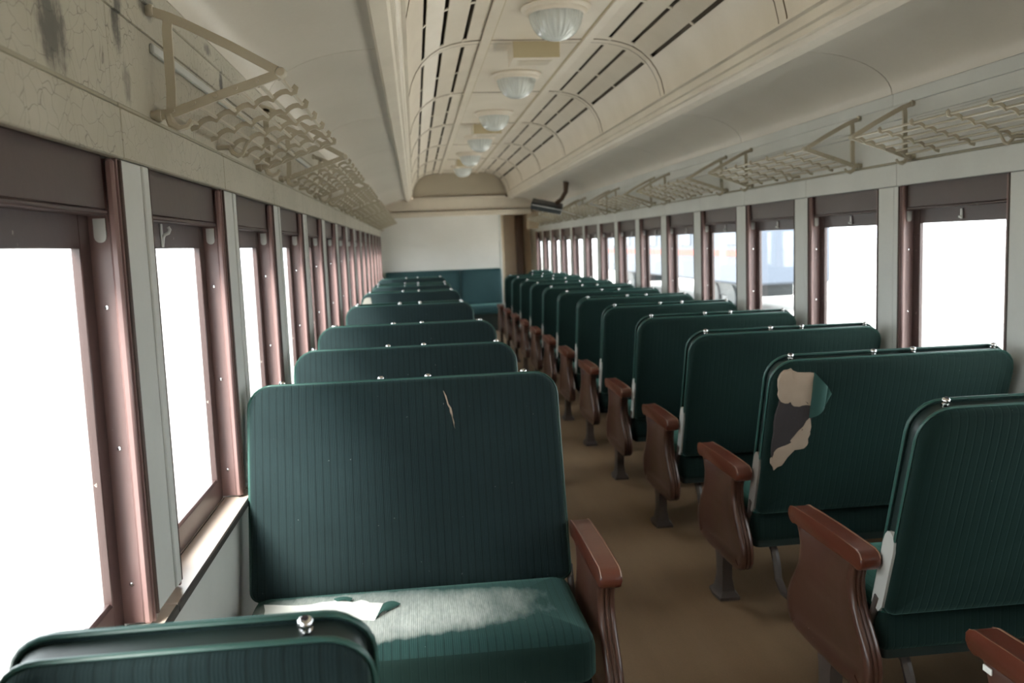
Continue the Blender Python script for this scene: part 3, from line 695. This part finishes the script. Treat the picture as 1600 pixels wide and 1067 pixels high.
# ------------------------------------------------------------------ luggage racks
def rack_proto(sd, L):
    root = empty('luggage_rack')
    X = lambda t: sd*(1.375-t)
    zr = lambda t: 1.772 + (t-.04)*(1.853-1.772)/.245
    for y, nm in ((0, 'bracket'), (L, 'bracket')):
        b = MB(); sq = (1.5, .65)
        b.tube([(X(.01), y, 1.992), (X(.05), y, 1.978), (X(.09), y, 1.960), (X(.18), y, 1.914), (X(.286), y, 1.854)], .0095, 4, sq=sq)
        b.tube([(X(.05), y, 1.978), (X(.046), y, 1.95), (X(.045), y, 1.82), (X(.042), y, 1.775)], .0095, 4, sq=sq)
        b.tube([(X(.01), y, 1.766), (X(.05), y, 1.772), (X(.13), y, zr(.13)), (X(.22), y, zr(.22)), (X(.286), y, 1.854)], .0095, 4, sq=sq)
        b.tube([(X(.035), y, 1.768), (X(.040), y, 1.748), (X(.056), y, 1.737), (X(.075), y, 1.742), (X(.084), y, 1.756)], [.010, .010, .0085, .007, .006], 6)
        for z in (1.992, 1.766): b.lathe([(.0, sd*1.355), (.013, sd*1.355), (.015, sd*1.362), (.012, sd*1.368), (.012, sd*1.3765)], 12, (0, y, z), 'x')
        b.lathe([(.0, y-.016), (.009, y-.016), (.012, y-.011), (.012, y+.011), (.009, y+.016)], 12, (X(.286), 0, 1.854), 'y')
        b.obj('bracket', RACKP, root, 45)
    b = MB(); y = L/2
    b.tube([(X(.0), y, 1.768), (X(.036), y, 1.768), (X(.044), y, 1.752), (X(.058), y, 1.743), (X(.072), y, 1.748), (X(.080), y, 1.762), (X(.092), y, zr(.092)-.004)], [.008, .008, .0075, .007, .0065, .006, .005], 6); b.obj('middle_hook', RACKP, root, 45)
    ts = [.046+.0465*i for i in range(6)]
    for t in ts:
        b = MB(); b.tube([(X(t), -.012, zr(t)+.002), (X(t), L+.012, zr(t)+.002)], .005, 6); b.obj('rod', RACKP, root, 60)
    sm = None
    for q in range(7):
        y = L*q/6
        if sm is None:
            b = MB(); path = [(X(.030), 0, zr(.03)-.004)]
            for i, t in enumerate(ts):
                path.append((X(t), 0, zr(t)-.005))
                if i < 5: path += [(X(t+.0465*w), 0, zr(t+.0465*w)-.005+.011*math.sin(PI*w)**.7) for w in (.12, .28, .5, .72, .88)]
            path += [(X(ts[-1]+.010), 0, zr(ts[-1])-.002), (X(ts[-1]+.013), 0, zr(ts[-1])+.007), (X(ts[-1]+.005), 0, zr(ts[-1])+.013)]
            b.tube(path, .0078, 4, sq=(1.15, .7)); sm = b.mesh('cross_strip', RACKP, 50)
        link('cross_strip', sm, root, (0, y if 0 < q < 6 else (y+.012 if q == 0 else y-.012), 0))
    b = MB(); b.box(sd*1.366, sd*1.3762, .02, L-.02, 1.905, 1.928, ch=.003); b.obj('backing_rail', RACKP if False else WALLP, root)
    return root
for sd, y0, L, nm in ((-1, 2.06, 1.29, 'bench'), (1, 2.28, 1.38, 'corridor')):
    pr = rack_proto(sd, L)
    for k in range(7):
        y = y0 + 1.84*k
        if y + L > YE: break
        o = pr if k == 0 else copy_tree(pr)
        o.location = (0, y, 0); tag(o, 'cream metal luggage rack, %s from the camera on the %s-side wall' % (ORD[k], nm), 'luggage rack', 'luggage racks above the windows')

# ------------------------------------------------------------------ ceiling lights and vent boxes
pl = None
for k in range(-1, 6):
    y = 4.77+1.84*k
    if y < 4: continue
    if pl is None:
        o = pl = empty('ceiling_light')
        b = MB(); b.lathe([(.0, 0), (.185, 0), (.190, -.008), (.183, -.018), (.168, -.024), (.165, -.034), (.156, -.042), (.146, -.044), (.142, -.036), (.0, -.036)], 40); b.obj('mounting_ring', CLER, o, 40)
        b = MB(); b.lathe([(.143, -.034), (.141, -.050), (.134, -.080), (.121, -.110), (.102, -.137), (.078, -.157), (.050, -.170), (.022, -.176), (.006, -.177)], 96, flute=24, amp=.03); b.obj('glass_bowl', BOWL, o, 75)
        b = MB(); b.box(-.012, .012, -.178, -.160, -.022, -.008, ch=.003); b.obj('ring_catch', BEAM, o)
    else: o = copy_tree(pl)
    o.location = (0, y, 2.70); tag(o, 'ribbed frosted glass ceiling light, %s from the camera along the clerestory' % ORD[k], 'ceiling light', 'ceiling lights')
pv = None
for i, k in enumerate((0, 2, 4)):
    y = RIB0+RIBP*k - .02
    if pv is None:
        o = pv = empty('vent_box')
        b = MB(); b.box(-.148, .148, 0, .29, -.106, 0, ch=.003); bx = b.obj('casing', CLER, o)
        b = MB(); b.box(-.146, .146, -.0025, 0, -.104, -.001); b.obj('front_plate', KHAKI, o)
        b = MB(); b.box(-.11, .11, .07, .22, -.110, -.106, ch=.002)
        for q in range(6): b.box(-.10, .10, .080+.022*q, .092+.022*q, -.114, -.110, ch=.001)
        b.obj('grille', CREAM, o)
    else: o = copy_tree(pv)
    o.location = (0, y, 2.70); tag(o, 'khaki fronted vent box on the clerestory centre strip, %s from the camera' % ORD[i], 'vent box', 'vent boxes')

# dark box hung from the cove near the end
t = empty('hanging_box', (.905, 11.25, 1.915)); tag(t, 'dark slab-like box hung from the cove by a brown bracket', 'box')
t.rotation_euler = (math.radians(18), math.radians(13), math.radians(-10))
b = MB(); b.box(-.20, .20, -.11, .11, -.05, .045, ch=.01); bx = b.obj('casing', DARKBOX, t)
b = MB(); b.box(-.19, .20, -.116, -.110, .012, .022, ch=.002); b.obj('light_edge_strip', LATCH, t)
M_ = Matrix.LocRotScale(t.location, t.rotation_euler, None).inverted()
t2 = MB(); t2.tube([M_ @ Vector(p) for p in ((1.02, 11.25, 1.94), (1.10, 11.25, 2.0), (1.155, 11.25, 2.09), (1.165, 11.25, 2.222))], [.03, .028, .030, .038], 10); t2.obj('bracket', BROWNM, t)

# ------------------------------------------------------------------ outside
g = MB(); g.box(-120, 120, -80, 160, -1.5, -1.3); tag(g.obj('ground', GROUND), 'pale ground outside the car windows', None, None, 'structure')
g = MB(); g.box(2.3, 9.3, -60, 120, -1.3, -1.05); tag(g.obj('bounce_platform', PALE_BOUNCE), 'added pale strip bouncing light in through the corridor-side windows', None, None, 'structure')  # added to brighten the opposite cove with light from below
tr = empty('parked_railcar', (10.5, 40, -1.3)); tag(tr, 'pale blue parked railcar with red stripe seen through the far windows', 'railcar')
RCB = plain('railcar_blue_grey', (.055, .068, .092, 1), .5); RCR = plain('railcar_red', (.22, .035, .02, 1), .5); RCW = plain('railcar_window', (.02, .025, .04, 1), .2); RCO = plain('railcar_orange', (.30, .075, .02, 1), .5)
b = MB(); b.box(0, 3.0, -11, 11, 1.0, 3.6, ch=.08); b.obj('body', RCB, tr)
b = MB(); b.prism([(0, 3.6), (.3, 3.95), (.9, 4.15), (2.1, 4.15), (2.7, 3.95), (3.0, 3.6)], 'y', -11, 11); b.obj('roof', RCB, tr)
b = MB(); b.box(-.03, 0, -11, 11, 2.0, 2.22); b.obj('red_stripe', RCR, tr)
for i in range(8):
    b = MB(); b.box(-.03, .02, -10+2.6*i, -8.6+2.6*i, 2.4, 3.2, ch=.02); b.obj('window', RCW, tr)
b = MB(); b.box(-.05, .02, 2.2, 3.4, 1.2, 3.3, ch=.02); b.obj('orange_door', RCO, tr)
for yy in (-7.5, 7.5):
    b = MB(); b.box(.4, 2.6, yy-1.4, yy+1.4, .45, 1.0, ch=.05)
    for dy in (-.9, .9): b.lathe([(.46, .35), (.46, .50), (.42, .52)], 18, (0, yy+dy, .46), 'x')
    b.obj('bogie', DARKBOX, tr)
for o in list(COL.objects):
    if o.name.startswith('window_proto'): pass
